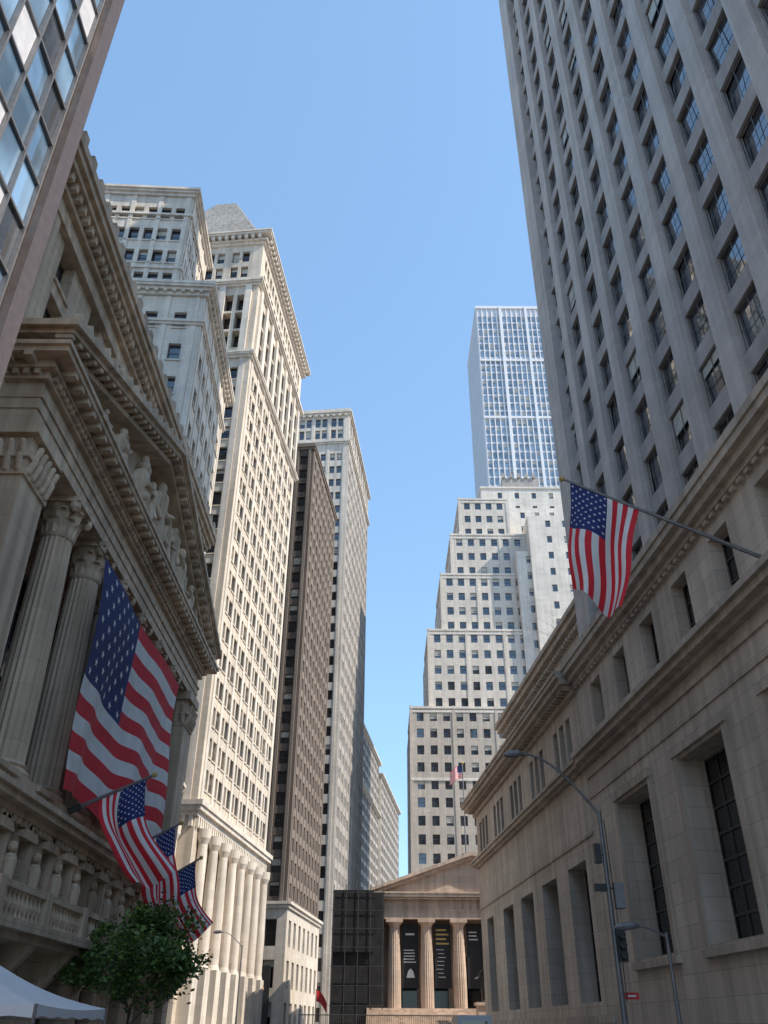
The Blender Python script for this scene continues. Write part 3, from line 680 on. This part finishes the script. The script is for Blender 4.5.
# ------------------------------------------------------------ street furniture
def lamp(x,y,h,arm,rise,name='street_lamp',s=1):
    b=B(name)
    tube(b,'metal|pole',[(x,y,0),(x,y,.8),(x,y,h*.6),(x,y,h)],[.16*s,.12*s,.1*s,.075*s],10)
    tube(b,'metal|base',[(x,y,0),(x,y,.5),(x,y,.6)],[.24*s,.22*s,.14*s],10)
    pts=[];n=10
    for i in range(n+1):
        q=i/n; pts.append((x+arm*q,y,h-.15+rise*math.sin(q*math.pi/2)))
    tube(b,'metal|arm',pts,[.06*s-.002*i for i in range(n+1)],8)
    e=pts[-1]; sg=1 if arm>0 else -1
    tube(b,'metal|head',[(e[0]-sg*.1,y,e[2]),(e[0]+sg*.15,y,e[2]+.02),(e[0]+sg*.55,y,e[2]-.02),(e[0]+sg*.8,y,e[2]-.05)],[.05,.13,.15,.05],10)
    return b
b=lamp(8.75,35,9.2,-2.9,2.4)
box(b,'metal|control_box',W0,8.93,9.3,34.8,35.2,5.6,6.5); box(b,'dmetal|camera',W0,8.2,8.65,34.85,35.1,6.2,6.45)
for j in range(3): 
    tube(b,'dmetal|signal_lenses',[(8.95,34.78,4.0+j*.33),(8.95,34.55,4.0+j*.33)],[.12,.13],10)
box(b,'dmetal|signal_head',W0,8.78,9.12,34.78,35.1,3.8,4.85)
box(b,'dmetal|signal_head2',W0,8.35,8.6,34.8,35.1,7.2,7.9)
tube(b,'dmetal|brackets',[(8.4,34.95,6.3),(9.1,34.95,6.3)],[.03,.03],6); tube(b,'dmetal|brackets',[(8.4,34.95,7.5),(8.8,34.95,7.5)],[.03,.03],6)
tube(b,'dmetal|cable',[(8.9,34.9,2.5),(8.93,34.9,5),(8.88,34.9,8.8)],[.02,.02,.02],5)
b.finish()
b=B('red_street_sign'); box(b,'redpaint|plate',W0,8.85,9.35,34.9,34.93,2.6,2.82); box(b,'wtext|letters',W0,8.95,9.25,34.895,34.899,2.68,2.74); b.finish()
b=lamp(10.1,33,4.6,-1.0,.35,s=.7); b.finish()
b=lamp(-12.4,84,8.0,-1.9,1.2,s=.7); b.finish()
# tent
b=B('white_canopy_tent'); cx,cy=-11.3,26.4
V=[(cx-3,cy-3,2.1),(cx+3,cy-3,2.1),(cx+3,cy+3,2.1),(cx-3,cy+3,2.1),(cx,cy,3.45)]
n=10
for s in range(4):
    a=Vector(V[s]); c=Vector(V[(s+1)%4]); t=Vector(V[4]); vs=[];fs=[]
    for j in range(n+1):
        for i in range(n+1):
            q=j/n; p=a.lerp(c,i/n).lerp(t,q); p.z-=.22*math.sin(math.pi*q)*(1)-.0; p.z-=.08*math.sin(math.pi*i/n)*(1-q)
            vs.append(tuple(p))
    for j in range(n):
        for i in range(n): fs.append((j*(n+1)+i,j*(n+1)+i+1,(j+1)*(n+1)+i+1,(j+1)*(n+1)+i))
    b.add('tent|roof',vs,fs)
    vs=[]
    for i in range(n+1):
        p=a.lerp(c,i/n); p.z-=.08*math.sin(math.pi*i/n); vs.append(tuple(p)); vs.append((p.x,p.y,1.8+(.05 if i%2 else 0)))
    b.add('tent|valance',vs,[(2*i,2*i+1,2*i+3,2*i+2) for i in range(n)])
    tube(b,'metal|legs',[(a.x,a.y,.14),(a.x,a.y,2.1)],[.04,.04],6)
b.finish(smooth=('tent|roof',))
def tree(name,x,y,h,leaves,seed,bare=False,z0=0,lean=0,rr=1):
    rnd=random.Random(seed); b=B(name); tips=[]
    def grow(p,d,l,r,dep):
        pts=[p];rs=[r]; q=Vector(p); dd=Vector(d)
        for i in range(4):
            dd=(dd+Vector((rnd.uniform(-.18,.18),rnd.uniform(-.18,.18),rnd.uniform(-.05,.12)))).normalized()
            q=q+dd*l/4; pts.append(tuple(q)); rs.append(r*(1-.12*(i+1)))
        tube(b,'bark|branches',pts,rs,7 if dep<2 else 4,cap=False)
        if dep>=1: tips.extend([Vector(pp) for pp in pts[2:]])
        if dep<(5 if bare else 4):
            for k in range(rnd.choice((2,3,3)) if dep else 6):
                a=rnd.uniform(0,6.28); sp=rnd.uniform(.6,1.5)
                nd=(dd+Vector((math.cos(a)*sp,math.sin(a)*sp,rnd.uniform(-.25,.2)))).normalized()
                st=Vector(pts[rnd.choice((2,3,4))]) if dep else Vector(pts[rnd.choice((3,4))])
                grow(tuple(st),nd,l*rnd.uniform(.64,.86),rs[-1]*.6,dep+1)
    grow((x,y,z0),Vector((lean,0,1)),h*.42,.016*h*rr,0)
    if not bare:
        for i in range(leaves):
            t=rnd.choice(tips); p=t+Vector((rnd.gauss(0,.2),rnd.gauss(0,.2),rnd.gauss(-.02,.16)))
            s=rnd.uniform(.07,.14); a=Vector((rnd.uniform(-1,1),rnd.uniform(-1,1),rnd.uniform(-.7,.7))).normalized()
            c=a.cross(Vector((rnd.uniform(-1,1),rnd.uniform(-1,1),rnd.uniform(-1,1)))).normalized()*.55
            k='leaf|leaves' if rnd.random()<.6 else 'leaf2|leaves_dark'  # darker green leaves mixed in at random
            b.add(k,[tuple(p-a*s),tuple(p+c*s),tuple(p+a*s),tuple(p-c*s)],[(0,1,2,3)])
    b.finish()
tree('street_tree',-9.4,36.5,5.3,8500,11,lean=.05)
q=FR.p(5,72,0); tree('bare_tree',q[0],q[1],9.5,0,5,True,28.5,rr=.6)
b=B('red_banner_flag'); tube(b,'dmetal|pole',[(-6.7,100,0),(-6.7,100,5.2)],[.05,.04],6)
vs=[(-6.65+.16*i,100+.08*math.sin(i),z-(.06*i*i*.4)) for i in range(8) for z in (5.1,4.1)]
b.add('redpaint|cloth',vs,[(2*i,2*i+1,2*i+3,2*i+2) for i in range(7)]); b.finish()
b=B('delivery_van'); P=ptf(W0,'W',4.6)
prof=[(58,.45),(64,.45),(64,1.2),(63.6,1.25),(62.9,2.2),(62.4,2.35),(58,2.4)]
prism(b,'van|body',P,prof,-2.0,0); prism(b,'glass|side_window',P,[(61.6,1.4),(63.2,1.4),(62.75,2.05),(61.6,2.05)],0,.01)
sbox(b,'glass|rear_window',ptf(W0,'S',58),4.8,6.4,1.4,2.1,0,.01)
for yy in (59.2,62.8):
    for x in (4.55,6.4): tube(b,'rubber|wheels',[(x,yy,.37),(x+.25,yy,.37)],[.37,.37],16)
b.finish()
# ------------------------------------------------------------ sky, sun, camera
el=math.radians(45); az=math.radians(109)
w=bpy.data.worlds.new('World'); sc.world=w; w.use_nodes=True; nt=w.node_tree
sk=nt.nodes.new('ShaderNodeTexSky'); sk.sky_type='NISHITA'; sk.sun_disc=False; sk.sun_elevation=el; sk.sun_rotation=az
sk.air_density=1.0; sk.dust_density=.6; sk.ozone_density=1.0
gm=nt.nodes.new('ShaderNodeGamma'); gm.inputs[1].default_value=.55; nt.links.new(sk.outputs[0],gm.inputs[0])
tint=mixn(nt,'MULTIPLY',1.0,gm.outputs[0],(.60,.83,1.04))
bg=nt.nodes['Background']; nt.links.new(tint,bg.inputs[0]); bg.inputs[1].default_value=.52
ld=bpy.data.lights.new('sun','SUN'); ld.energy=5.4; ld.angle=math.radians(.5); ld.color=(1,.91,.78)
lo=bpy.data.objects.new('sun',ld); COL.objects.link(lo)
to=Vector((math.sin(az)*math.cos(el),math.cos(az)*math.cos(el),math.sin(el)))
lo.rotation_euler=to.to_track_quat('Z','Y').to_euler(); lo.location=(0,0,200)
cd=bpy.data.cameras.new('camera'); cam=bpy.data.objects.new('camera',cd); COL.objects.link(cam); sc.camera=cam
cd.sensor_fit='VERTICAL'; cd.sensor_height=36; cd.sensor_width=27; cd.lens=36*836/1024; cd.clip_end=6000
cam.matrix_world=Matrix.Translation((0,0,1.6))@Matrix.Rotation(math.radians(90+31.8),4,'X')@Matrix.Rotation(math.radians(.4),4,'Z')
sc.view_settings.view_transform='Standard'; sc.view_settings.look='None'; sc.view_settings.exposure=0
